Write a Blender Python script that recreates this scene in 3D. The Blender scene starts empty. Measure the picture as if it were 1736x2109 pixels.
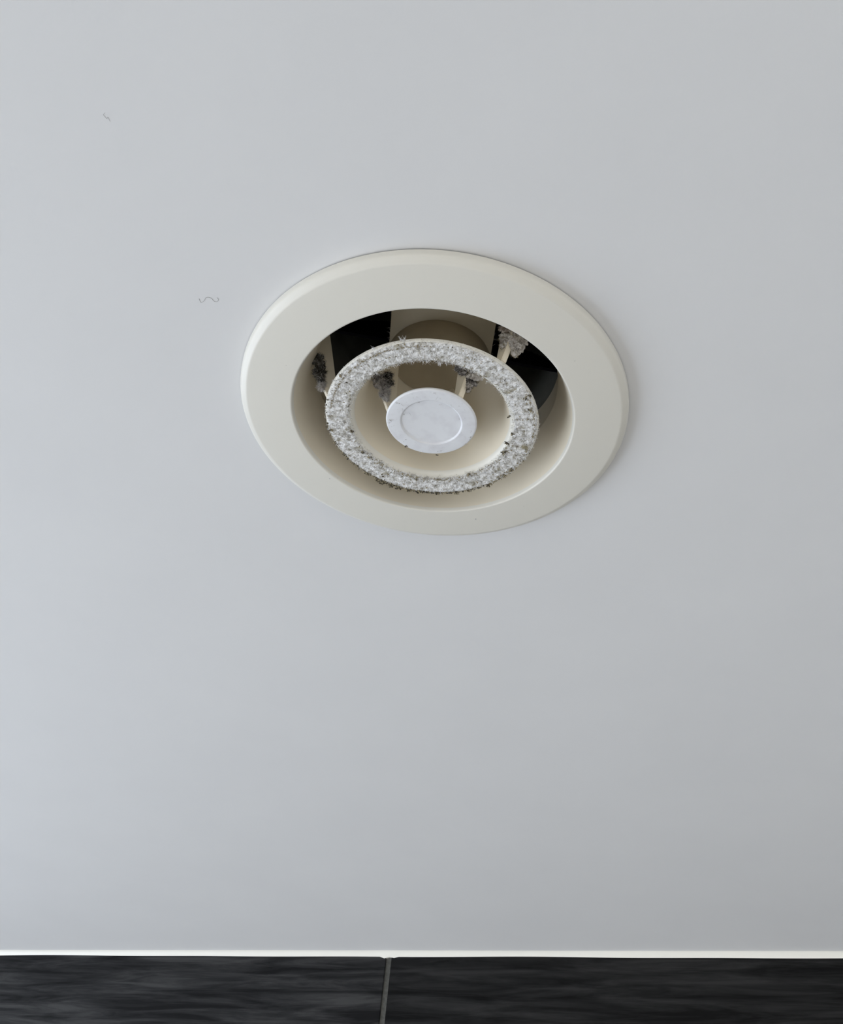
import bpy, bmesh, math, random
from mathutils import Vector, noise

# ------------------------------------------------------------------ camera, light, exposure
S = bpy.context.scene
COL = S.collection
MM = 0.001
CEIL = 2.40                                   # ceiling height (m); the vent axis is x = y = 0

cd = bpy.data.cameras.new('camera')
cam = bpy.data.objects.new('camera', cd)
COL.objects.link(cam)
cam.location = (0.0, -0.34083, CEIL - 0.34501)
cam.rotation_euler = (2.2751, -0.0902, -0.0774)
cd.sensor_fit = 'HORIZONTAL'
cd.sensor_width = 36.0
cd.lens = 36.0 * 2400.1 / 1736.0
cd.clip_start = 0.01
S.camera = cam

S.view_settings.view_transform = 'Standard'
S.view_settings.look = 'None'
S.view_settings.gamma = 1.0
S.view_settings.use_curve_mapping = False
S.view_settings.exposure = -0.09

# room frame: U runs along the tiled wall, N points from it into the room
U = Vector((0.94915, -0.31482, 0.0))
N = Vector((-0.31482, -0.94915, 0.0))
D0 = -0.6057 - 0.004                          # N . P on the tile faces
S0, S1, DEPTH = -1.05, 0.95, 2.30             # room extent along U, and away from the tiled wall


def room(s, d, z):
    return U * s + N * (D0 + d) + Vector((0, 0, z))


W = bpy.data.worlds.new('world')
S.world = W
W.use_nodes = True
W.node_tree.nodes['Background'].inputs[0].default_value = (0.80, 0.88, 1.0, 1)
W.node_tree.nodes['Background'].inputs[1].default_value = 1.0


def area_light(name, loc, target, sx, sy, power, color):
    l = bpy.data.lights.new(name, 'AREA')
    l.shape = 'RECTANGLE'
    l.size, l.size_y = sx, sy
    l.energy = power
    l.color = color
    o = bpy.data.objects.new(name, l)
    COL.objects.link(o)
    o.location = loc
    o.rotation_euler = (Vector(target) - Vector(loc)).to_track_quat('-Z', 'Y').to_euler()
    return o


# daylight through the window of the left wall and through the window behind the camera
WIN_L = (0.08, 1.20, 0.95, 2.36)              # d0, d1, z0, z1 on the left wall
WIN_F = (-0.35, 0.85, 0.85, 2.05)             # s0, s1, z0, z1 on the wall behind the camera
area_light('window_daylight_side', room(S0 - 0.16, 0.55, 1.70), room(0.2, 0.40, 1.45), 1.1, 1.28, 19.0, (0.79, 0.875, 1.0))
front = area_light('window_daylight_front', room(0.25, DEPTH + 0.30, 1.70), room(0.35, 0.35, 0.0), 1.2, 1.2, 32.0, (1.0, 0.92, 0.80))
front.data.spread = math.radians(115)


# ------------------------------------------------------------------ helpers
def obj(name, bm, mats, parent=None, smooth=True, loc=None):
    me = bpy.data.meshes.new(name)
    bmesh.ops.recalc_face_normals(bm, faces=bm.faces[:])
    bm.to_mesh(me)
    bm.free()
    for m in (mats if isinstance(mats, (list, tuple)) else [mats]):
        me.materials.append(m)
    for p in me.polygons:
        p.use_smooth = smooth
    o = bpy.data.objects.new(name, me)
    COL.objects.link(o)
    if parent is not None:
        o.parent = parent
    if loc is not None:
        o.location = loc
    if smooth:
        try:
            me.set_sharp_from_angle(angle=math.radians(38))
        except Exception:
            pass
    return o


def tag(o, label=None, cat=None, group=None, kind=None):
    for k, v in (('label', label), ('category', cat), ('group', group), ('kind', kind)):
        if v:
            o[k] = v
    return o


def box(bm, a, b, mat=0):
    vs = [bm.verts.new((x, y, z)) for x in (a[0], b[0]) for y in (a[1], b[1]) for z in (a[2], b[2])]
    fs = []
    for f in ((0, 1, 3, 2), (4, 6, 7, 5), (0, 4, 5, 1), (2, 3, 7, 6), (0, 2, 6, 4), (1, 5, 7, 3)):
        q = bm.faces.new([vs[i] for i in f])
        q.material_index = mat
        fs.append(q)
    return vs, fs


def rbox(bm, s0, s1, d0, d1, z0, z1, mat=0):
    """a box in the room frame"""
    c = [room(s, d, z) for s in (s0, s1) for d in (d0, d1) for z in (z0, z1)]
    vs = [bm.verts.new(p) for p in c]
    for f in ((0, 1, 3, 2), (4, 6, 7, 5), (0, 4, 5, 1), (2, 3, 7, 6), (0, 2, 6, 4), (1, 5, 7, 3)):
        bm.faces.new([vs[i] for i in f]).material_index = mat
    return vs


def rounded(pts, r_list, seg=5):
    """profile with its corners rounded; r_list gives a radius per point (0 = keep)"""
    out = []
    n = len(pts)
    for i, (p, r) in enumerate(zip(pts, r_list)):
        p = Vector(p)
        if r <= 0:
            out.append(p)
            continue
        a = Vector(pts[(i - 1) % n])
        b = Vector(pts[(i + 1) % n])
        la, lb = (a - p).length, (b - p).length
        t = min(r, la * 0.49, lb * 0.49)
        pa, pb = p + (a - p) / la * t, p + (b - p) / lb * t
        for k in range(seg + 1):
            u = k / seg
            out.append(pa * (1 - u) ** 2 + p * 2 * u * (1 - u) + pb * u * u)
    return [(q[0], q[1]) for q in out]


def lathe(bm, prof, seg=192, closed=True, mat=0, inner=None):
    """revolve a profile of (r, z) in mm around the axis"""
    rings = []
    for r, z in prof:
        if r < 1e-6:
            v = bm.verts.new((0, 0, z * MM))
            rings.append([v])
        else:
            rings.append([bm.verts.new((r * MM * math.cos(2 * math.pi * k / seg),
                                        r * MM * math.sin(2 * math.pi * k / seg), z * MM)) for k in range(seg)])
    m = len(prof)
    for i in range(m if closed else m - 1):
        A, B = rings[i], rings[(i + 1) % m]
        if len(A) == 1 and len(B) == 1:
            continue
        for k in range(seg):
            k2 = (k + 1) % seg
            if len(A) == 1:
                f = bm.faces.new((A[0], B[k], B[k2]))
            elif len(B) == 1:
                f = bm.faces.new((A[k], B[0], A[k2]))
            else:
                f = bm.faces.new((A[k], B[k], B[k2], A[k2]))
            f.material_index = mat
            if inner:
                f.material_index = inner((prof[i][0] + prof[(i + 1) % m][0]) / 2, (prof[i][1] + prof[(i + 1) % m][1]) / 2)


def fibre(bm, p, d, length, rad, curl, rng, mat=0, seg=3):
    """a thin curling strand of lint, three-sided, tapering; p in mm"""
    p = Vector(p)
    d = Vector(d).normalized()
    prev = None
    for i in range(seg + 1):
        a = d.orthogonal().normalized()
        b = d.cross(a)
        r = rad * (1 - 0.6 * i / seg)
        ring = [bm.verts.new((p + (a * math.cos(t) + b * math.sin(t)) * r) * MM) for t in (0, 2.09, 4.19)]
        if prev:
            for k in range(3):
                bm.faces.new((prev[k], prev[(k + 1) % 3], ring[(k + 1) % 3], ring[k])).material_index = mat
        prev = ring
        d = (d + Vector((rng.uniform(-1, 1), rng.uniform(-1, 1), rng.uniform(-1, 1))) * curl).normalized()
        p = p + d * (length / seg)


def ico_template(sub):
    t = bmesh.new()
    bmesh.ops.create_icosphere(t, subdivisions=sub, radius=1.0)
    t.verts.index_update()
    vs = [v.co.copy() for v in t.verts]
    fs = [[v.index for v in f.verts] for f in t.faces]
    t.free()
    return vs, fs


ICO = {k: ico_template(k) for k in (1, 3, 5)}


def granule(bm, p, r, rng, mat=0):
    """a small uneven grain of dirt; p in mm"""
    vs, fs = ICO[1]
    sx, sy, sz = rng.uniform(0.6, 1.5), rng.uniform(0.6, 1.5), rng.uniform(0.5, 1.1)
    P = Vector(p)
    nv = []
    for c in vs:
        j = rng.uniform(0.75, 1.3) * r
        nv.append(bm.verts.new((P + Vector((c.x * sx * j, c.y * sy * j, c.z * sz * j))) * MM))
    for f in fs:
        bm.faces.new([nv[i] for i in f]).material_index = mat


def lump(bm, p, rx, ry, rz, rng, mat=0, sub=3, rough=0.35, freq=0.45):
    """an uneven wad of lint; p and radii in mm"""
    vs, fs = ICO[sub]
    off = Vector((rng.uniform(0, 50), rng.uniform(0, 50), rng.uniform(0, 50)))
    P = Vector(p)
    pts = []
    nv = []
    for c in vs:
        q = Vector((c.x * rx, c.y * ry, c.z * rz))
        k = (1 + rough * noise.noise(q * freq + off) * 1.7 + rough * 0.8 * noise.noise(q * freq * 3.1 + off)
             + rough * 0.28 * noise.noise(q * freq * 8.0 + off) + rough * 0.12 * noise.noise(q * freq * 19.0 + off))
        nv.append(bm.verts.new((P + q * k) * MM))
        pts.append((P + q * k, c))
    for f in fs:
        bm.faces.new([nv[i] for i in f]).material_index = mat
    return pts


# ------------------------------------------------------------------ materials
def mat(name, color, rough=0.5, spec=0.5, bump=None, mottling=None, coat=0.0):
    m = bpy.data.materials.new(name)
    m.use_nodes = True
    nt = m.node_tree
    b = nt.nodes['Principled BSDF']
    b.inputs['Base Color'].default_value = (*color, 1)
    b.inputs['Roughness'].default_value = rough
    b.inputs['Specular IOR Level'].default_value = spec
    if coat:
        b.inputs['Coat Weight'].default_value = coat
        b.inputs['Coat Roughness'].default_value = 0.15
    tc = nt.nodes.new('ShaderNodeTexCoord')
    if bump:
        sc, dist, strength = bump
        n = nt.nodes.new('ShaderNodeTexNoise')
        n.inputs['Scale'].default_value = sc
        n.inputs['Detail'].default_value = 3
        bp = nt.nodes.new('ShaderNodeBump')
        bp.inputs['Strength'].default_value = strength
        bp.inputs['Distance'].default_value = dist
        nt.links.new(tc.outputs['Object'], n.inputs['Vector'])
        nt.links.new(n.outputs['Fac'], bp.inputs['Height'])
        nt.links.new(bp.outputs['Normal'], b.inputs['Normal'])
    if mottling:
        sc, c2, lo, hi = mottling
        n = nt.nodes.new('ShaderNodeTexNoise')
        n.inputs['Scale'].default_value = sc
        n.inputs['Detail'].default_value = 4
        r = nt.nodes.new('ShaderNodeValToRGB')
        r.color_ramp.elements[0].position = lo
        r.color_ramp.elements[0].color = (*c2, 1)
        r.color_ramp.elements[1].position = hi
        r.color_ramp.elements[1].color = (*color, 1)
        nt.links.new(tc.outputs['Object'], n.inputs['Vector'])
        nt.links.new(n.outputs['Fac'], r.inputs['Fac'])
        nt.links.new(r.outputs['Color'], b.inputs['Base Color'])
    return m


M_PAINT = mat('ceiling_paint', (0.787, 0.785, 0.777), 0.75, 0.25, bump=(900, 0.0002, 0.12),
              mottling=(14, (0.772, 0.77, 0.763), 0.35, 0.65))
M_WALL = mat('wall_paint', (0.80, 0.80, 0.79), 0.7, 0.3)
M_FLOOR = mat('floor_tile', (0.72, 0.71, 0.70), 0.5, 0.4, mottling=(6, (0.68, 0.67, 0.66), 0.4, 0.6))
M_SEAL = mat('sealant', (0.90, 0.88, 0.80), 0.35, 0.5)
M_PLASTIC = mat('cream_plastic', (0.80, 0.775, 0.695), 0.38, 0.45, bump=(500, 0.0002, 0.05))
M_GRIME = mat('tan_grimy_plastic', (0.82, 0.745, 0.60), 0.5, 0.35, bump=(500, 0.0002, 0.05))
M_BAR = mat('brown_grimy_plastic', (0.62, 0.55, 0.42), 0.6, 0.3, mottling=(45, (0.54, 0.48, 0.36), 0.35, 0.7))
M_HUB_SHADE = mat('dark_tan_shaded_plastic', (0.42, 0.355, 0.25), 0.6, 0.3, mottling=(60, (0.36, 0.30, 0.21), 0.35, 0.7))  # hub cap's dark tan; also the shade put into the cone's outer face
M_WHITE = mat('white_plastic', (0.83, 0.84, 0.855), 0.40, 0.45, bump=(700, 0.0002, 0.08),
              mottling=(160, (0.76, 0.76, 0.78), 0.33, 0.55))
M_GREY = mat('grey_duct', (0.27, 0.275, 0.25), 0.8, 0.2, mottling=(60, (0.22, 0.225, 0.205), 0.4, 0.6))
M_BLACK = mat('duct_depth_black', (0.006, 0.006, 0.009), 0.9, 0.1)  # near-black for the dark depth of the duct
M_GAP_SHADOW = mat('gap_shadow_dark', (0.10, 0.09, 0.08), 0.9, 0.1)  # dark tone for the contact shadow at the flange edge
M_FRAME = mat('window_frame_paint', (0.8, 0.8, 0.8), 0.4, 0.4)
M_LINT = mat('white_lint', (0.90, 0.895, 0.88), 0.95, 0.05)
M_LINT_GREY = mat('grey_lint', (0.50, 0.48, 0.46), 0.95, 0.05)
M_LINT_TAN = mat('brown_lint', (0.33, 0.285, 0.19), 0.95, 0.05)
M_LINT_DARK = mat('dark_lint', (0.085, 0.075, 0.055), 0.95, 0.05)
M_HAIR = mat('hair', (0.33, 0.32, 0.31), 0.6, 0.3)
M_SPECK = mat('speck', (0.45, 0.44, 0.44), 0.9, 0.1)


def tile_material(name, f):
    m = bpy.data.materials.new(name)
    m.use_nodes = True
    nt = m.node_tree
    b = nt.nodes['Principled BSDF']
    tc = nt.nodes.new('ShaderNodeTexCoord')
    mp = nt.nodes.new('ShaderNodeMapping')
    mp.inputs['Rotation'].default_value = (0, 0, math.radians(18.35))
    mp.inputs['Scale'].default_value = (7, 1, 78)
    n = nt.nodes.new('ShaderNodeTexNoise')
    n.inputs['Scale'].default_value = 1.6
    n.inputs['Detail'].default_value = 6
    n.inputs['Roughness'].default_value = 0.62
    n.inputs['Distortion'].default_value = 0.5
    r = nt.nodes.new('ShaderNodeValToRGB')
    e = r.color_ramp.elements
    e[0].position = 0.36
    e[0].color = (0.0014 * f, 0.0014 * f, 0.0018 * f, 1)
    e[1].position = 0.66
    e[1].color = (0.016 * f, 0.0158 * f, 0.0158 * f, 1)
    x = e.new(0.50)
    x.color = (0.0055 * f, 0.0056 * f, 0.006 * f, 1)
    bp = nt.nodes.new('ShaderNodeBump')
    bp.inputs['Strength'].default_value = 0.25
    bp.inputs['Distance'].default_value = 0.0006
    nt.links.new(tc.outputs['Object'], mp.inputs['Vector'])
    nt.links.new(mp.outputs['Vector'], n.inputs['Vector'])
    nt.links.new(n.outputs['Fac'], r.inputs['Fac'])
    nt.links.new(n.outputs['Fac'], bp.inputs['Height'])
    nt.links.new(r.outputs['Color'], b.inputs['Base Color'])
    nt.links.new(bp.outputs['Normal'], b.inputs['Normal'])
    b.inputs['Roughness'].default_value = 0.5
    mr = nt.nodes.new('ShaderNodeMapRange')      # the grain is polished in some streaks and matt in others
    mr.inputs['From Min'].default_value = 0.38
    mr.inputs['From Max'].default_value = 0.64
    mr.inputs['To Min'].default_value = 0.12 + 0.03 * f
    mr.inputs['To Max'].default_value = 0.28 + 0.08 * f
    nt.links.new(n.outputs['Fac'], mr.inputs['Value'])
    nt.links.new(mr.outputs['Result'], b.inputs['Specular IOR Level'])
    return m


M_TILE = tile_material('dark_wood_grain_tile', 0.8)
M_TILE_SHEEN = tile_material('sheen_wood_grain_tile', 2.0)  # lighter copy of the tile; window sheen put into its colour
M_GROUT = mat('grey_grout', (0.125, 0.125, 0.115), 0.9, 0.2, mottling=(400, (0.09, 0.09, 0.083), 0.35, 0.65))


def dust_material():
    """matted lint: off-white with grey and olive-brown flecks"""
    m = bpy.data.materials.new('matted_lint')
    m.use_nodes = True
    nt = m.node_tree
    b = nt.nodes['Principled BSDF']
    b.inputs['Roughness'].default_value = 0.95
    b.inputs['Specular IOR Level'].default_value = 0.05
    tc = nt.nodes.new('ShaderNodeTexCoord')
    a = nt.nodes.new('ShaderNodeTexNoise')
    a.inputs['Scale'].default_value = 430
    a.inputs['Detail'].default_value = 5
    a.inputs['Roughness'].default_value = 0.65
    ra = nt.nodes.new('ShaderNodeValToRGB')
    e = ra.color_ramp.elements
    e[0].position = 0.33
    e[0].color = (0.27, 0.245, 0.19, 1)
    e[1].position = 0.56
    e[1].color = (0.90, 0.895, 0.88, 1)
    x = e.new(0.43)
    x.color = (0.60, 0.585, 0.55, 1)
    c = nt.nodes.new('ShaderNodeTexNoise')
    c.inputs['Scale'].default_value = 190
    c.inputs['Detail'].default_value = 3
    rc = nt.nodes.new('ShaderNodeValToRGB')
    rc.color_ramp.elements[0].position = 0.28
    rc.color_ramp.elements[0].color = (0.42, 0.38, 0.27, 1)
    rc.color_ramp.elements[1].position = 0.42
    rc.color_ramp.elements[1].color = (1, 1, 1, 1)
    mx = nt.nodes.new('ShaderNodeMixRGB')
    mx.blend_type = 'MULTIPLY'
    mx.inputs['Fac'].default_value = 1
    bp = nt.nodes.new('ShaderNodeBump')
    bp.inputs['Strength'].default_value = 0.7
    bp.inputs['Distance'].default_value = 0.0006
    for k in (a, c):
        nt.links.new(tc.outputs['Object'], k.inputs['Vector'])
    nt.links.new(a.outputs['Fac'], ra.inputs['Fac'])
    nt.links.new(c.outputs['Fac'], rc.inputs['Fac'])
    nt.links.new(ra.outputs['Color'], mx.inputs[1])
    nt.links.new(rc.outputs['Color'], mx.inputs[2])
    nt.links.new(mx.outputs['Color'], b.inputs['Base Color'])
    nt.links.new(a.outputs['Fac'], bp.inputs['Height'])
    nt.links.new(bp.outputs['Normal'], b.inputs['Normal'])
    return m


M_DUST = dust_material()


def wad_material(name, dark, mid, light, scale=260):
    m = bpy.data.materials.new(name)
    m.use_nodes = True
    nt = m.node_tree
    b = nt.nodes['Principled BSDF']
    b.inputs['Roughness'].default_value = 0.95
    b.inputs['Specular IOR Level'].default_value = 0.05
    tc = nt.nodes.new('ShaderNodeTexCoord')
    a = nt.nodes.new('ShaderNodeTexNoise')
    a.inputs['Scale'].default_value = scale
    a.inputs['Detail'].default_value = 6
    a.inputs['Roughness'].default_value = 0.7
    r = nt.nodes.new('ShaderNodeValToRGB')
    e = r.color_ramp.elements
    e[0].position = 0.36
    e[0].color = (*dark, 1)
    e[1].position = 0.64
    e[1].color = (*light, 1)
    e.new(0.48).color = (*mid, 1)
    bp = nt.nodes.new('ShaderNodeBump')
    bp.inputs['Strength'].default_value = 0.6
    bp.inputs['Distance'].default_value = 0.0005
    nt.links.new(tc.outputs['Object'], a.inputs['Vector'])
    nt.links.new(a.outputs['Fac'], r.inputs['Fac'])
    nt.links.new(r.outputs['Color'], b.inputs['Base Color'])
    nt.links.new(a.outputs['Fac'], bp.inputs['Height'])
    nt.links.new(bp.outputs['Normal'], b.inputs['Normal'])
    return m


M_WAD_DARK = wad_material('dark_lint_wad', (0.008, 0.008, 0.008), (0.035, 0.035, 0.033), (0.22, 0.21, 0.19))
M_WAD_MIX = wad_material('mixed_lint_wad', (0.02, 0.018, 0.018), (0.18, 0.165, 0.16), (0.58, 0.55, 0.53))
M_WAD_BROWN = wad_material('brown_lint_wad', (0.05, 0.035, 0.03), (0.28, 0.235, 0.205), (0.62, 0.57, 0.53), 170)
M_WAD_PALE = wad_material('pale_lint_wad', (0.20, 0.17, 0.145), (0.48, 0.45, 0.42), (0.76, 0.73, 0.70), 190)

# ------------------------------------------------------------------ the room
Zc = Vector((0, 0, CEIL))


def ceiling_mesh():
    bm = bmesh.new()
    corners = [room(S0, 0, 0), room(S1, 0, 0), room(S1, DEPTH, 0), room(S0, DEPTH, 0)]
    corners = [Vector((c.x, c.y)) for c in corners]
    angs = sorted([2 * math.pi * k / 96 for k in range(96)] +
                  [math.atan2(c.y, c.x) % (2 * math.pi) for c in corners])

    def far(a):
        d = Vector((math.cos(a), math.sin(a)))
        best = 1e9
        for i in range(4):
            p, q = corners[i], corners[(i + 1) % 4]
            e = q - p
            den = d.x * e.y - d.y * e.x
            if abs(den) < 1e-9:
                continue
            t = (p.x * e.y - p.y * e.x) / den
            s = (p.x * d.y - p.y * d.x) / den
            if t > 0 and -1e-6 <= s <= 1 + 1e-6:
                best = min(best, t)
        return d * best
    rings = []
    for z in (0.0, 0.0125):
        inner = [bm.verts.new((0.0600 * math.cos(a), 0.0600 * math.sin(a), z)) for a in angs]
        outer = [bm.verts.new((*far(a), z)) for a in angs]
        rings.append((inner, outer))
    n = len(angs)
    for k in range(n):
        k2 = (k + 1) % n
        (i0, o0), (i1, o1) = rings
        bm.faces.new((i0[k], i0[k2], o0[k2], o0[k]))
        bm.faces.new((i1[k], o1[k], o1[k2], i1[k2]))
        bm.faces.new((i0[k], i1[k], i1[k2], i0[k2]))
        bm.faces.new((o0[k], o0[k2], o1[k2], o1[k]))
    return bm


tag(obj('ceiling', ceiling_mesh(), M_PAINT, smooth=False, loc=Zc), kind='structure')

bm = bmesh.new()
rbox(bm, S0, S1, 0, DEPTH, -0.02, 0.0)
tag(obj('floor', bm, M_FLOOR, smooth=False), kind='structure')


# tiled wall: 600 x 300 mm porcelain tiles with real joints in one wall mesh
def tiled_wall():
    bm = bmesh.new()
    rbox(bm, S0, S1, -0.020, -0.0018, 0.0, CEIL, 1)
    tw, th, g = 0.600, 0.300, 0.0046
    x0 = -0.1838 + g / 2
    i0 = math.floor((S0 - x0) / (tw + g))
    for i in range(i0, 5):
        a = x0 + i * (tw + g)
        sa, sb = max(a, S0), min(a + tw, S1)
        if sb - sa < 0.01:
            continue
        z1 = CEIL - 0.001
        bm.faces.ensure_lookup_table()
        while z1 > 0.01:
            z0 = max(z1 - th, 0.0)
            e = 0.0006
            vs = []
            for d, k in ((-0.004, 0.0), (-e, 0.0), (0.0, e)):
                vs.append([bm.verts.new(room(s, d, z)) for s, z in
                           ((sa + k, z0 + k), (sb - k, z0 + k), (sb - k, z1 - k), (sa + k, z1 - k))])
            for A, B in ((vs[0], vs[1]), (vs[1], vs[2])):
                for k in range(4):
                    bm.faces.new((A[k], A[(k + 1) % 4], B[(k + 1) % 4], B[k]))
            bm.faces.new(vs[2])
            bm.faces.ensure_lookup_table()
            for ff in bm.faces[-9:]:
                ff.material_index = 0 if i % 2 == 0 else 2  # alternate tiles take the copy with the sheen in its colour
            z1 = z0 - g
    return bm


tag(obj('wall_back', tiled_wall(), [M_TILE, M_GROUT, M_TILE_SHEEN], smooth=False), kind='structure')


def wall_with_opening(P, a0, a1, w0, w1, z0, z1):
    """P(a, t, z) maps along-wall, outward and height to a point"""
    bm = bmesh.new()

    def b(x0, x1, h0, h1):
        vs = [bm.verts.new(P(x, t, z)) for x in (x0, x1) for t in (0, 0.10) for z in (h0, h1)]
        for f in ((0, 1, 3, 2), (4, 6, 7, 5), (0, 4, 5, 1), (2, 3, 7, 6), (0, 2, 6, 4), (1, 5, 7, 3)):
            bm.faces.new([vs[i] for i in f])
    b(a0, w0, 0, CEIL)
    b(w1, a1, 0, CEIL)
    b(w0, w1, 0, z0)
    b(w0, w1, z1, CEIL)
    return bm


def window_frame(P, w0, w1, z0, z1):
    bm = bmesh.new()

    def b(x0, x1, h0, h1):
        vs = [bm.verts.new(P(x, t, z)) for x in (x0, x1) for t in (0.03, 0.07) for z in (h0, h1)]
        for f in ((0, 1, 3, 2), (4, 6, 7, 5), (0, 4, 5, 1), (2, 3, 7, 6), (0, 2, 6, 4), (1, 5, 7, 3)):
            bm.faces.new([vs[i] for i in f])
    w = 0.04
    b(w0, w0 + w, z0, z1)
    b(w1 - w, w1, z0, z1)
    b(w0 + w, w1 - w, z0, z0 + w)
    b(w0 + w, w1 - w, z1 - w, z1)
    m = (w0 + w1) / 2
    b(m - w / 2, m + w / 2, z0 + w, z1 - w)
    return bm


PL = lambda a, t, z: room(S0 - t, a, z)
PF = lambda a, t, z: room(a, DEPTH + t, z)
tag(obj('wall_left', wall_with_opening(PL, 0, DEPTH, *WIN_L), M_WALL, smooth=False), kind='structure')
tag(obj('window_1', window_frame(PL, *WIN_L), M_FRAME, smooth=False), kind='structure')
tag(obj('wall_front', wall_with_opening(PF, S0, S1, *WIN_F), M_WALL, smooth=False), kind='structure')
tag(obj('window_2', window_frame(PF, *WIN_F), M_FRAME, smooth=False), kind='structure')
bm = bmesh.new()
rbox(bm, S1, S1 + 0.10, 0, DEPTH, 0, CEIL)
tag(obj('wall_right', bm, M_WALL, smooth=False), kind='structure')


# bead of sealant in the corner of ceiling and tiled wall, slightly uneven along its run
def sealant():
    bm = bmesh.new()
    rng = random.Random(5)
    prev = None
    n = 480
    joint = -0.1838
    for i in range(n + 1):
        s = S0 + (S1 - S0) * i / n
        wob = 0.00022 * math.sin(s * 17.0) + 0.00018 * math.sin(s * 43 + 1.3) + 0.00035 * noise.noise(Vector((s * 9, 3, 0)))
        h = 0.0041 + wob - 0.0004 * (s / 0.4 if abs(s) < 0.4 else math.copysign(1, s)) * -1
        h += 0.0012 * math.exp(-((s - joint - 0.0036) / 0.0022) ** 2) + 0.0030 * math.exp(-((s - joint + 0.0028) / 0.0010) ** 2)
        w = 0.0034
        prof = []
        for k in range(7):
            t = k / 6
            # slightly hollow face from the ceiling to the tiles
            d = w * (1 - t) ** 1.35
            z = -h * t ** 1.35
            prof.append((d, z))
        ring = [bm.verts.new(room(s, d, CEIL + z)) for d, z in prof]
        ring.append(bm.verts.new(room(s, -0.0022, CEIL - h)))
        ring.append(bm.verts.new(room(s, -0.0022, CEIL)))
        if prev:
            m = len(ring)
            for k in range(m):
                bm.faces.new((prev[k], prev[(k + 1) % m], ring[(k + 1) % m], ring[k]))
        prev = ring
    return bm


tag(obj('trim_1', sealant(), M_SEAL), kind='structure')

# ------------------------------------------------------------------ the duct above the vent
duct = bpy.data.objects.new('duct_pipe', None)
COL.objects.link(duct)
duct.location = Zc
tag(duct, 'dark grey round duct above the vent, seen through its black openings', 'duct')
bm = bmesh.new()
lathe(bm, [(53.3, 16.0), (54.6, 16.0), (54.6, 150), (0.0, 150), (0.0, 148.5), (53.3, 148.5)], 128)
obj('pipe', bm, M_GREY, duct)


def dark_plate_mesh():
    bm = bmesh.new()
    rng = random.Random(3)
    edge = []
    y0 = -2.5
    A = math.asin(y0 / 53.1)
    n = 160
    for k in range(n + 1):
        a = A + (math.pi - 2 * A) * k / n
        r = 53.1 - rng.uniform(0, 0.5)
        x, y = r * math.cos(a), r * math.sin(a)
        z = 34.8 - 0.089 * x + 1.386 * y + rng.uniform(-0.6, 0.6)
        edge.append((x, y, z))
    top = [bm.verts.new(Vector(p) * MM) for p in edge]
    bot = [bm.verts.new((Vector(p) + Vector((0, -1.0, 0.8))) * MM) for p in edge]
    bm.faces.new(top)
    bm.faces.new(list(reversed(bot)))
    for k in range(len(top)):
        k2 = (k + 1) % len(top)
        bm.faces.new((top[k], bot[k], bot[k2], top[k2]))
    return bm


obj('duct_dark_plate', dark_plate_mesh(), M_BLACK, duct, smooth=False)  # added black plate; stands for the unlit depth of the duct

# ------------------------------------------------------------------ the vent
vent = bpy.data.objects.new('ceiling_vent', None)
COL.objects.link(vent)
vent.location = Zc
tag(vent, 'round cream plastic extractor vent with dusty middle ring, set in the white ceiling', 'vent')

bm = bmesh.new()
lathe(bm, [(62, 0.0), (79.3, 0.0), (79.3, -0.7), (62, -0.7)], 192)  # added dark ring; draws the contact shadow along the flange edge
obj('gap_shadow', bm, M_GAP_SHADOW, vent)

# flange and throat: one moulding
prof = rounded([(80.0, -0.6), (79.8, -3.7), (77.0, -5.3), (58.0, -7.5), (56.9, -5.0), (54.4, 2.5), (52.2, 10.0), (51.2, 15.0),
                (51.8, 15.4), (51.8, 28.9), (53.2, 28.9), (53.2, 15.0), (56.0, 3.0), (58.5, -2.0), (60.0, -0.8)],
               [0.15, 1.2, 0.6, 0.7, 2.0, 4, 4, 0, 0, 0, 0, 0, 0, 0, 0], 7)
bm = bmesh.new()
lathe(bm, prof, 256, inner=lambda r, z: 1 if r < 57.3 else 0)
obj('flange', bm, [M_PLASTIC, M_GRIME], vent)


# cross bar bridging the top of the throat, closed over the middle cone
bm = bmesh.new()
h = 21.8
pts = [(x, -math.sqrt(51.7 ** 2 - x * x)) for x in [h * (k / 8 * 2 - 1) for k in range(9)]]
pts += [(-x, -y) for x, y in pts]
lo = [bm.verts.new((x * MM, y * MM, 28.9 * MM)) for x, y in pts]
hi = [bm.verts.new((x * MM, y * MM, 31.2 * MM)) for x, y in pts]
bm.faces.new(list(reversed(lo)))
bm.faces.new(hi)
for k in range(len(lo)):
    bm.faces.new((lo[k], lo[(k + 1) % len(lo)], hi[(k + 1) % len(lo)], hi[k]))
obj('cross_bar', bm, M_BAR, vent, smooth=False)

bm = bmesh.new()
lathe(bm, [(0.0, 28.2), (20.6, 28.2), (20.6, 28.88), (0.0, 28.88)], 96, closed=False)
obj('hub_cap', bm, M_HUB_SHADE, vent)

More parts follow.
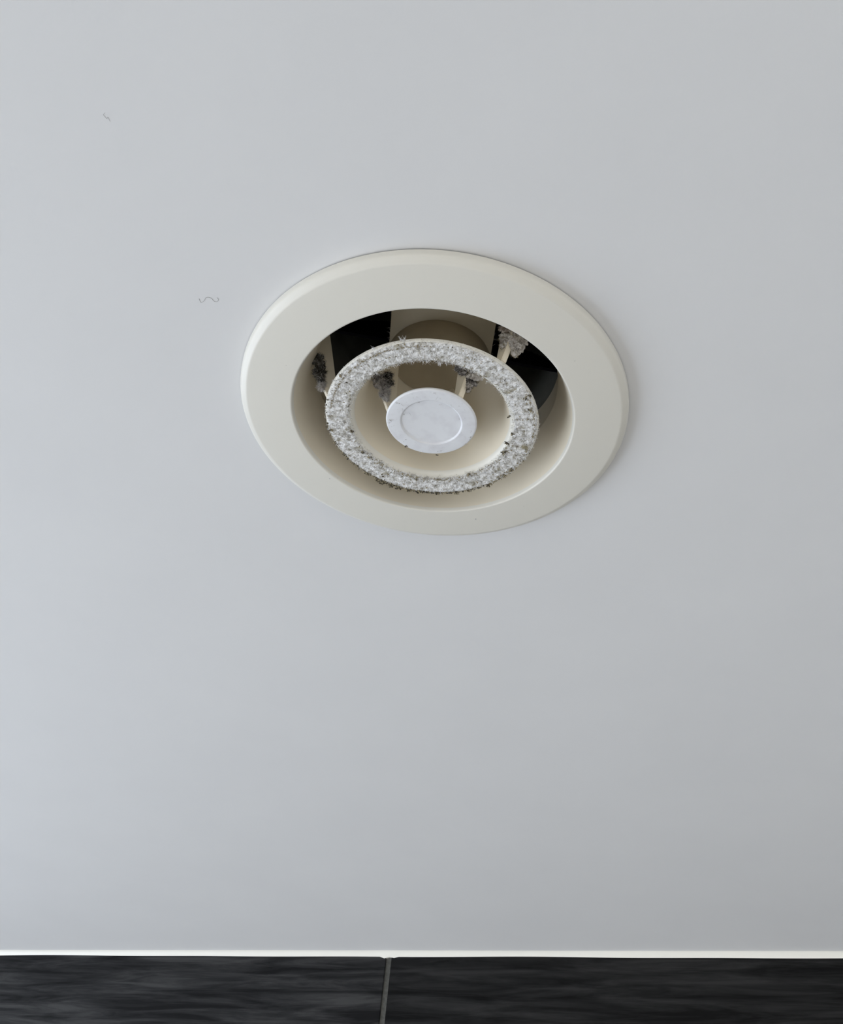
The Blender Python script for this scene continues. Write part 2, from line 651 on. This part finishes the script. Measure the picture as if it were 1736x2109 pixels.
# middle ring: flat dusty lip and the cone behind it
prof = rounded([(43.9, -7.6), (43.6, -9.0), (42.0, -9.1), (34.2, -9.2), (32.4, -7.6), (29.4, 0.5), (25.4, 14.0), (20.8, 28.8),
                (22.2, 28.8), (27.2, 14.0), (31.4, 0.5), (34.2, -6.2), (42.4, -6.9)],
               [0.5, 0.5, 0, 0.9, 1.5, 5, 6, 0, 0, 6, 5, 2, 0.6], 6)
bm = bmesh.new()
lathe(bm, prof, 224, inner=lambda r, z: 0 if z < -6.2 else (2 if r > (26.3 + (14 - z) * 0.27 if z > 0 else 30.6 - 0.4 * z) else 1))  # cone's outer side takes a darker colour for its shade
ring = obj('middle_ring', bm, [M_PLASTIC, M_GRIME, M_HUB_SHADE], vent)

# centre disc with its sunken middle
prof = rounded([(0.0, -8.95), (12.2, -8.95), (12.7, -9.55), (18.3, -9.45), (18.8, -8.8), (18.2, -7.6), (6.0, -6.6), (0.0, -6.6)],
               [0, 0.25, 0.35, 0.5, 0.4, 0.4, 0, 0], 4)
bm = bmesh.new()
lathe(bm, prof, 160, closed=False)
disc = obj('centre_disc', bm, M_WHITE, vent)
disc['label'] = 'white centre disc with a sunken middle'


def fin_mesh(poly, az, th=2.4):
    a = math.radians(az)
    u = Vector((math.cos(a), math.sin(a), 0))
    n = Vector((-math.sin(a), math.cos(a), 0))
    bm = bmesh.new()
    A = [bm.verts.new((u * r + n * th / 2 + Vector((0, 0, z))) * MM) for r, z in poly]
    B = [bm.verts.new((u * r - n * th / 2 + Vector((0, 0, z))) * MM) for r, z in poly]
    bm.faces.new(A)
    bm.faces.new(list(reversed(B)))
    for k in range(len(A)):
        k2 = (k + 1) % len(A)
        bm.faces.new((A[k], B[k], B[k2], A[k2]))
    bmesh.ops.recalc_face_normals(bm, faces=bm.faces[:])
    bmesh.ops.bevel(bm, geom=bm.edges[:], offset=0.2 * MM, segments=2, affect='EDGES')
    return bm


OUTER = [(39.9, -7.0), (41.6, 3.0), (47.7, 28.8), (52.0, 28.8), (51.6, 15.0), (52.6, 10.0), (48.2, 2.0), (43.6, -7.2)]
INNER = [(15.2, -7.6), (16.0, 6.0), (17.2, 28.8), (21.2, 28.8), (26.2, 13.0), (26.6, 10.5), (21.2, -1.0), (18.5, -7.8)]
FIN_AZ = (187.0, -55.0, 66.0)
outer_fins, inner_fins = [], []
for az in FIN_AZ:
    outer_fins.append(obj('outer_fin', fin_mesh(OUTER, az), M_GRIME, vent))
for az in FIN_AZ:
    inner_fins.append(obj('inner_fin', fin_mesh(INNER, az), M_GRIME, vent))


# ------------------------------------------------------------------ dust on the middle ring
def dust_height(a, r):
    p = Vector((math.cos(a) * r, math.sin(a) * r, 0))
    return 0.30 + 0.35 * noise.noise(p * 0.55) + 0.30 * noise.noise(p * 1.7 + Vector((9, 0, 0)))


def dust_layer():
    rng = random.Random(11)
    bm = bmesh.new()
    nr, na = 26, 900
    grid = []
    for j in range(na):
        a = 2 * math.pi * j / na
        row = []
        wr0 = 33.5 + 0.7 * noise.noise(Vector((math.cos(a) * 9, math.sin(a) * 9, 2)))
        wr1 = 43.35 + 0.25 * noise.noise(Vector((math.cos(a) * 14, math.sin(a) * 14, 7)))
        for i in range(nr):
            t = i / (nr - 1)
            r = wr0 + (wr1 - wr0) * t
            edge = min(t, 1 - t) * 9
            h = max(dust_height(a, r), 0.05) * min(1, edge) + 0.25 * rng.uniform(-0.5, 0.5) * min(1, edge)
            base = -9.12 if r > 34.6 else -9.12 + (34.6 - r) * 0.55
            row.append(bm.verts.new((r * math.cos(a) * MM, r * math.sin(a) * MM, (base - h + (0.35 if i in (0, nr - 1) else 0)) * MM)))
        grid.append(row)
    for j in range(na):
        A, B = grid[j], grid[(j + 1) % na]
        for i in range(nr - 1):
            bm.faces.new((A[i], A[i + 1], B[i + 1], B[i]))
    # loose strands of lint
    for k in range(9000):
        a = rng.uniform(0, 2 * math.pi)
        r = rng.uniform(33.3, 43.2)
        out = Vector((math.cos(a), math.sin(a), 0))
        d = Vector((rng.gauss(0, 1), rng.gauss(0, 1), rng.uniform(-0.7, 0.05)))
        q = rng.random()
        m = 1 if q < 0.66 else (2 if q < 0.88 else (3 if q < 0.97 else 4))
        fibre(bm, out * r + Vector((0, 0, -9.25)), d, rng.uniform(0.5, 1.6), rng.uniform(0.045, 0.09), 0.45, rng, m)
    for k in range(900):                        # fine lint on the lip itself
        a = rng.uniform(0, 2 * math.pi)
        r = rng.uniform(43.0, 44.0)
        fibre(bm, (r * math.cos(a), r * math.sin(a), -9.0 + max(0, r - 43.4) * 0.9), (rng.gauss(0, 1), rng.gauss(0, 1), 0),
              rng.uniform(0.3, 0.9), rng.uniform(0.04, 0.08), 0.4, rng, rng.choice((1, 1, 1, 2)))
    # strands hanging over the lip
    for k in range(620):
        a = rng.uniform(0, 2 * math.pi)
        inner = rng.random() < 0.45
        r = 33.3 if inner else 43.5
        out = Vector((math.cos(a), math.sin(a), 0))
        d = out * (-1 if inner else 1) + Vector((rng.gauss(0, .6), rng.gauss(0, .6), rng.gauss(-0.1, 0.4)))
        fibre(bm, out * r + Vector((0, 0, -8.8)), d, rng.uniform(0.4, 1.2), 0.06, 0.5, rng, rng.choice((1, 1, 2, 3)))
    # grey, brown and near-black grains; most lie along the outer edge on the side of the tiled wall
    for k in range(420):
        a = rng.uniform(0, 2 * math.pi)
        r = rng.uniform(33.8, 43.0)
        h = dust_height(a, r)
        q = rng.random()
        m = 2 if q < 0.66 else (3 if q < 0.95 else 4)
        granule(bm, (r * math.cos(a), r * math.sin(a), -9.2 - h), rng.uniform(0.12, 0.34), rng, m)
    for k in range(760):
        a = math.radians(rng.gauss(98, 34))
        t = rng.random()
        r = 43.3 + rng.gauss(0, 0.35)
        granule(bm, (r * math.cos(a), r * math.sin(a), -9.0 - rng.uniform(0, 0.5)), rng.uniform(0.15, 0.36), rng, 4 if t < 0.45 else 3)
    for k in range(260):                        # along the groove inside the lip, left side near the top
        a = math.radians(rng.uniform(182, 268))
        r = 41.4 + rng.gauss(0, 0.22)
        granule(bm, (r * math.cos(a), r * math.sin(a), -9.5), rng.uniform(0.14, 0.28), rng, 3 if rng.random() < 0.75 else 2)
    for k in range(300):                        # and on the right
        a = math.radians(rng.uniform(-32, 48))
        r = 41.9 + rng.gauss(0, 0.3)
        granule(bm, (r * math.cos(a), r * math.sin(a), -9.4), rng.uniform(0.13, 0.28), rng, 3 if rng.random() < 0.7 else 2)
    for k in range(380):                        # inner edge, towards the tiled wall
        a = math.radians(rng.gauss(80, 42))
        r = 34.8 + rng.gauss(0, 0.7)
        granule(bm, (r * math.cos(a), r * math.sin(a), -9.5), rng.uniform(0.13, 0.30), rng, 3 if rng.random() < 0.6 else 2)
    # clots of darker dirt
    for (x, y, n_, w_) in ((-32.4, 10.3, 16, .7), (-40.7, 11.1, 16, .7), (-42.9, 9.5, 8, .4), (31.0, -9.2, 9, .5),
                           (33.5, 0.8, 12, .7), (31.8, 6.3, 20, .8), (31.4, 12.0, 24, .9), (35.9, 22.4, 22, .8),
                           (33.5, 26.5, 16, .6), (27.5, 33.9, 20, .7), (-20.3, 39.7, 46, .9), (-17.8, 40.7, 46, 1.0),
                           (-14.6, 41.7, 40, 1.0), (-11.0, 42.7, 26, .9), (-6.6, 43.2, 26, .8), (-1.5, 43.3, 26, .8),
                           (14.5, 41.3, 24, .7), (6.1, 42.7, 24, .9), (-27.2, 22.5, 14, .7), (-23.9, 25.2, 12, .7),
                           (-24.5, 35.6, 22, .9), (18.4, 28.3, 9, .5), (-38.0, -20.8, 16, .8), (19.8, 38.6, 24, .9),
                           (36.2, -20.0, 16, .9), (38.5, -14, 14, .8), (37.4, -21.8, 12, .6), (-3.6, 35.3, 10, .6)):
        q = min(1.0, 43.8 / math.hypot(x, y))
        x, y = x * q, y * q
        for k in range(n_):
            granule(bm, (x + rng.gauss(0, w_ * 0.6), y + rng.gauss(0, w_ * 0.5), -9.5 - rng.uniform(0, 0.5)),
                    rng.uniform(0.14, 0.36), rng, 4 if rng.random() < 0.55 else 3)
            if rng.random() < 0.4:
                fibre(bm, (x + rng.gauss(0, w_ * .6), y + rng.gauss(0, w_ * .5), -9.4),
                      (rng.gauss(0, 1), rng.gauss(0, 1), -0.3), rng.uniform(0.5, 1.3), 0.06, 0.5, rng, 4 if rng.random() < 0.5 else 3)
    # tufts standing off the rim
    for (x, y, z) in ((-15.2, -41.6, -8.6), (-14.0, -42.0, -8.6), (-4.6, -33.3, -9.4), (0.6, -33.2, -9.4), (-10.8, -32.6, -9.3),
                      (18.4, 28.6, -9.3), (-25.5, -36.2, -8.7)):
        for k in range(16):
            fibre(bm, (x + rng.gauss(0, .3), y + rng.gauss(0, .3), z), (rng.gauss(0, .8), rng.gauss(-0.7 if y < -38 else 0.8, .7), rng.gauss(0, .5)),
                  rng.uniform(0.8, 2.2), 0.07, 0.45, rng, rng.choice((1, 1, 2)))
    return bm


d = obj('dust_layer', dust_layer(), [M_DUST, M_LINT, M_LINT_GREY, M_LINT_TAN, M_LINT_DARK], ring, smooth=True)
tag(d, 'fuzzy grey-white dust with dark flecks', kind='stuff')


# ------------------------------------------------------------------ dirt on the centre disc
def disc_dirt():
    rng = random.Random(23)
    bm = bmesh.new()
    for (x, y, big) in ((-9.6, 15.7, 1.5), (-3.1, 18.7, 1.0), (4.0, 18.5, 1.5), (-16.9, 1.5, 1.0), (-17.3, 2.8, .8), (-14.2, -9.0, 1.0),
                        (16.4, 5.6, 1.0), (-9.6, 11.5, 1.0), (-6.2, -10.9, 1.0), (-11.2, -3.1, 1.0), (5.4, 16.0, 1.0),
                        (17.2, 6.5, .8), (14.8, 10.2, .7), (-0.1, -17.2, .8), (11.0, -4.4, .7)):
        for k in range(int(3 * big + 1)):
            granule(bm, (x + rng.gauss(0, .35), y + rng.gauss(0, .2), -9.6), rng.uniform(0.09, 0.20) * big, rng, 1 if big > 1.2 else 0)
    for (x, y, dx, dy) in ((0.4, -16.8, .5, 1), (1.2, -15.2, .1, 1), (1.4, -13.0, -.1, 1), (2.2, -10.9, 1, .2), (-14.6, -9.3, 1, .4),
                           (-13.0, -8.8, 1, .1), (-9.5, -4.5, .7, .7), (-6.4, -10.9, 1, 0), (-12.4, -6.3, .4, 1), (-16.4, 0.5, .2, 1),
                           (5.0, 15.9, .8, -.5), (15.0, 9.6, .6, .5), (7.0, -12.0, .2, 1), (9.0, -9.5, .6, .6), (-15.2, 4.0, 0, 1)):
        fibre(bm, (x, y, -9.55), (dx, dy, -0.03), rng.uniform(0.9, 2.1), 0.06, 0.35, rng, 0, 5)
    for k in range(55):
        a = rng.uniform(0, 2 * math.pi)
        r = rng.uniform(13.2, 18.4)
        if rng.random() < 0.5:
            granule(bm, (r * math.cos(a), r * math.sin(a), -9.55), rng.uniform(0.05, 0.11), rng, 0)
        else:
            fibre(bm, (r * math.cos(a), r * math.sin(a), -9.55), (rng.gauss(0, 1), rng.gauss(0, 1), 0), rng.uniform(0.4, 1.1), 0.035, 0.4, rng, 0)
    return bm


d = obj('dirt_speck', disc_dirt(), [M_LINT_GREY, M_LINT_DARK], disc)
tag(d, 'tiny grey and brown specks of dirt', kind='stuff')


# ------------------------------------------------------------------ wads of lint caught on the fins
def wad(parent, spots, mats, seed, n_fib, fl=(0.8, 2.4), label=None, weights=(1, 2)):
    rng = random.Random(seed)
    bm = bmesh.new()
    for (x, y, z, rx, ry, rz, mi) in spots:
        pts = lump(bm, (x, y, z), rx, ry, rz, rng, mi, 5, 0.5, 0.42)
        for k in range(n_fib):
            p, nrm = rng.choice(pts)
            dd = Vector(nrm) + Vector((rng.gauss(0, .8), rng.gauss(0, .8), rng.gauss(0, .8)))
            fibre(bm, p, dd, rng.uniform(*fl), rng.uniform(0.04, 0.075), 0.5, rng, rng.choice(weights) if mi == 0 else max(weights), 4)
    o = obj('lint_wad', bm, mats, parent)
    if label:
        o['label'] = label
    return o


def polar(az, r, z, off=0.0):
    a = math.radians(az)
    return (r * math.cos(a) - off * math.sin(a), r * math.sin(a) + off * math.cos(a), z)


def spot(az, r, z, off, rx, ry, rz, mi):
    return (*polar(az, r, z, off), rx, ry, rz, mi)


# outer fin on the left: nearly black tuft, paler at its lower end (off > 0 is the side facing the camera)
wad(outer_fins[0], [spot(187, 50.4, 12.2, 1.4, 2.0, 1.0, 2.6, 0), spot(187, 49.4, 8.0, 1.5, 1.9, 1.0, 3.0, 0),
                    spot(187, 49.0, 4.2, 1.5, 2.2, 1.1, 2.6, 0), spot(187, 47.6, 1.0, 1.4, 1.7, 1.0, 2.4, 0),
                    spot(187, 46.6, -2.6, 1.3, 1.3, .8, 2.2, 1)],
    [M_WAD_DARK, M_WAD_PALE, M_LINT_DARK, M_LINT_GREY], 31, 420, (0.5, 1.9), 'dark grey wad of lint', (2, 2, 2, 3))
# inner fin on the left
wad(inner_fins[0], [spot(187, 21.6, 10.0, 1.5, 2.4, 1.2, 2.8, 0), spot(187, 24.6, 8.2, 1.5, 2.0, 1.2, 2.6, 1),
                    spot(187, 20.6, 6.4, 1.6, 2.0, 1.2, 2.8, 0), spot(187, 22.4, 4.6, 1.6, 2.6, 1.2, 2.8, 1),
                    spot(187, 21.0, 1.0, 1.4, 1.9, 1.0, 2.6, 1), spot(187, 20.0, -1.8, 1.4, 1.1, 0.8, 2.0, 2)],
    [M_WAD_DARK, M_WAD_MIX, M_WAD_PALE, M_LINT_DARK, M_LINT_GREY], 37, 420, (0.5, 1.7), 'dark wad of lint, paler below', (3, 3, 4))
# outer fin on the right: big pale clump spilling over its edge
wad(outer_fins[1], [spot(-55, 46.6, 9.4, -1.5, 3.2, 1.4, 3.6, 0), spot(-55, 45.6, 4.0, -1.4, 2.4, 1.1, 2.6, 1),
                    spot(-55, 45.0, 0.4, -1.3, 1.7, 0.9, 2.0, 1),
                    spot(-55, 48.0, 7.6, 2.0, 3.0, 2.6, 3.6, 0), spot(-55, 49.2, 3.6, 2.8, 2.6, 2.4, 3.2, 1),
                    spot(-55, 48.0, 0.8, 2.4, 2.4, 2.0, 2.8, 1), spot(-55, 46.6, -2.4, 2.6, 1.5, 1.4, 2.0, 1),
                    spot(-55, 50.6, 8.6, 3.4, 1.9, 2.2, 3.4, 0),
                    spot(-55, 48.6, 3.0, 0.2, 2.0, 1.9, 3.0, 1), spot(-55, 50.6, 7.0, 0.6, 2.2, 2.2, 3.0, 0)],
    [M_WAD_BROWN, M_WAD_PALE, M_LINT, M_LINT_GREY, M_LINT_TAN], 41, 260, (0.3, 1.0), 'thick pale grey-brown wad of lint', (2, 3, 3, 4))
# inner fin on the right
wad(inner_fins[1], [spot(-55, 19.0, 6.8, -1.4, 2.6, 1.1, 2.4, 0), spot(-55, 21.8, 4.4, -0.6, 2.3, 1.5, 2.4, 0),
                    spot(-55, 20.6, 6.6, 2.0, 2.6, 2.0, 2.8, 0), spot(-55, 24.2, 3.6, 2.2, 2.4, 2.0, 2.6, 1),
                    spot(-55, 21.6, 1.4, 1.8, 2.2, 1.7, 2.8, 0), spot(-55, 20.4, -1.6, 1.9, 1.5, 1.3, 2.2, 1),
                    spot(-55, 26.2, 6.0, 2.6, 2.0, 1.8, 2.2, 0),
                    spot(-55, 23.0, 2.2, 0.3, 1.8, 1.7, 2.4, 1), spot(-55, 25.4, 6.6, 0.6, 2.0, 1.9, 2.6, 0)],
    [M_WAD_MIX, M_WAD_PALE, M_LINT, M_LINT_GREY, M_LINT_DARK], 43, 260, (0.4, 1.3), 'grey wad of lint', (2, 3, 3, 4))

# single dark strand on the throat by the left fin, and lint along the edges of the cross bar
rng = random.Random(51)
bm = bmesh.new()
for x, n_ in ((-21.9, 26), (21.9, 12)):
    for k in range(n_):
        y = rng.uniform(-38, -4)
        fibre(bm, (x, y, 28.9), (rng.gauss(-0.6 if x < 0 else 0.6, .6), rng.gauss(0, 1), rng.gauss(0, .5)),
              rng.uniform(0.8, 2.4), 0.08, 0.5, rng, 0)
tag(obj('lint_strand', bm, [M_LINT_GREY], bpy.data.objects['cross_bar']), kind='stuff')
bm = bmesh.new()
fibre(bm, polar(187, 51.2, 17.5, 1.6), (-0.15, 0.0, 1.0), 5.0, 0.16, 0.05, rng, 0, 5)
fibre(bm, polar(187, 51.0, 14.5, 1.6), (-0.5, -0.1, 1.0), 4.0, 0.12, 0.10, rng, 0, 5)
obj('dirt_strand', bm, [M_LINT_DARK], outer_fins[0])

# pinpoint specks on the flange face
bm = bmesh.new()
rng = random.Random(61)
for (x, y, r) in ((25.0, 60.6, 0.32), (-41.4, 44.4, 0.22), (-38, 43.0, .16), (10, -66, .12), (52, -40, .12), (45, 48, .13), (-60, -20, .13)):
    q = math.hypot(x, y)
    z = -7.4 + (q - 58.6) / (77.2 - 58.6) * 2.1
    granule(bm, (x, y, z - 0.02), r, rng)
tag(obj('speck', bm, [M_SPECK], bpy.data.objects['flange']), kind='stuff')


# ------------------------------------------------------------------ hairs stuck to the ceiling
def strand(name, pts, z, rad, label):
    cx = sum(p[0] for p in pts) / len(pts)
    cy = sum(p[1] for p in pts) / len(pts)
    P = []
    for i in range(len(pts) - 1):                # Catmull-Rom through the points
        p0 = pts[max(i - 1, 0)]
        p1, p2 = pts[i], pts[i + 1]
        p3 = pts[min(i + 2, len(pts) - 1)]
        for k in range(6):
            t = k / 6
            P.append(tuple(0.5 * (2 * p1[c] + (p2[c] - p0[c]) * t + (2 * p0[c] - 5 * p1[c] + 4 * p2[c] - p3[c]) * t * t +
                                  (3 * p1[c] - p0[c] - 3 * p2[c] + p3[c]) * t ** 3) for c in (0, 1)))
    P.append(pts[-1])
    bm = bmesh.new()
    prev = None
    for i, (x, y) in enumerate(P):
        a, b = P[max(i - 1, 0)], P[min(i + 1, len(P) - 1)]
        dv = Vector((b[0] - a[0], b[1] - a[1], 0)).normalized()
        nv = Vector((-dv.y, dv.x, 0))
        zz = -rad * 1.02
        rg = [bm.verts.new((Vector((x - cx, y - cy, zz)) + nv * math.cos(t) * rad + Vector((0, 0, math.sin(t) * rad))) * MM)
              for t in [2 * math.pi * j / 6 for j in range(6)]]
        if prev:
            for k in range(6):
                bm.faces.new((prev[k], prev[(k + 1) % 6], rg[(k + 1) % 6], rg[k]))
        else:
            bm.faces.new(rg)
        prev = rg
    bm.faces.new(list(reversed(prev)))
    o = obj(name, bm, M_HAIR)
    o.location = Vector((cx * MM, cy * MM, CEIL))
    return tag(o, label, 'hair', 'stray hairs stuck to the ceiling')


strand('stray_hair', [(-94.7, -43.0), (-94.2, -41.4), (-93.4, -41.6), (-92.6, -42.6), (-92.0, -43.9), (-90.8, -44.3), (-89.7, -43.8),
                      (-88.9, -42.7), (-87.7, -42.7), (-87.1, -43.8), (-87.6, -44.6)], 0, 0.055,
       'thin curly grey hair stuck to the ceiling just left of the vent')
strand('stray_hair', [(-121.3, -119.1), (-121.9, -118.3), (-121.5, -117.7), (-120.9, -117.0), (-120.5, -117.6), (-119.9, -116.0)], 0, 0.04,
       'tiny faint hair on the bare ceiling towards the top left corner')
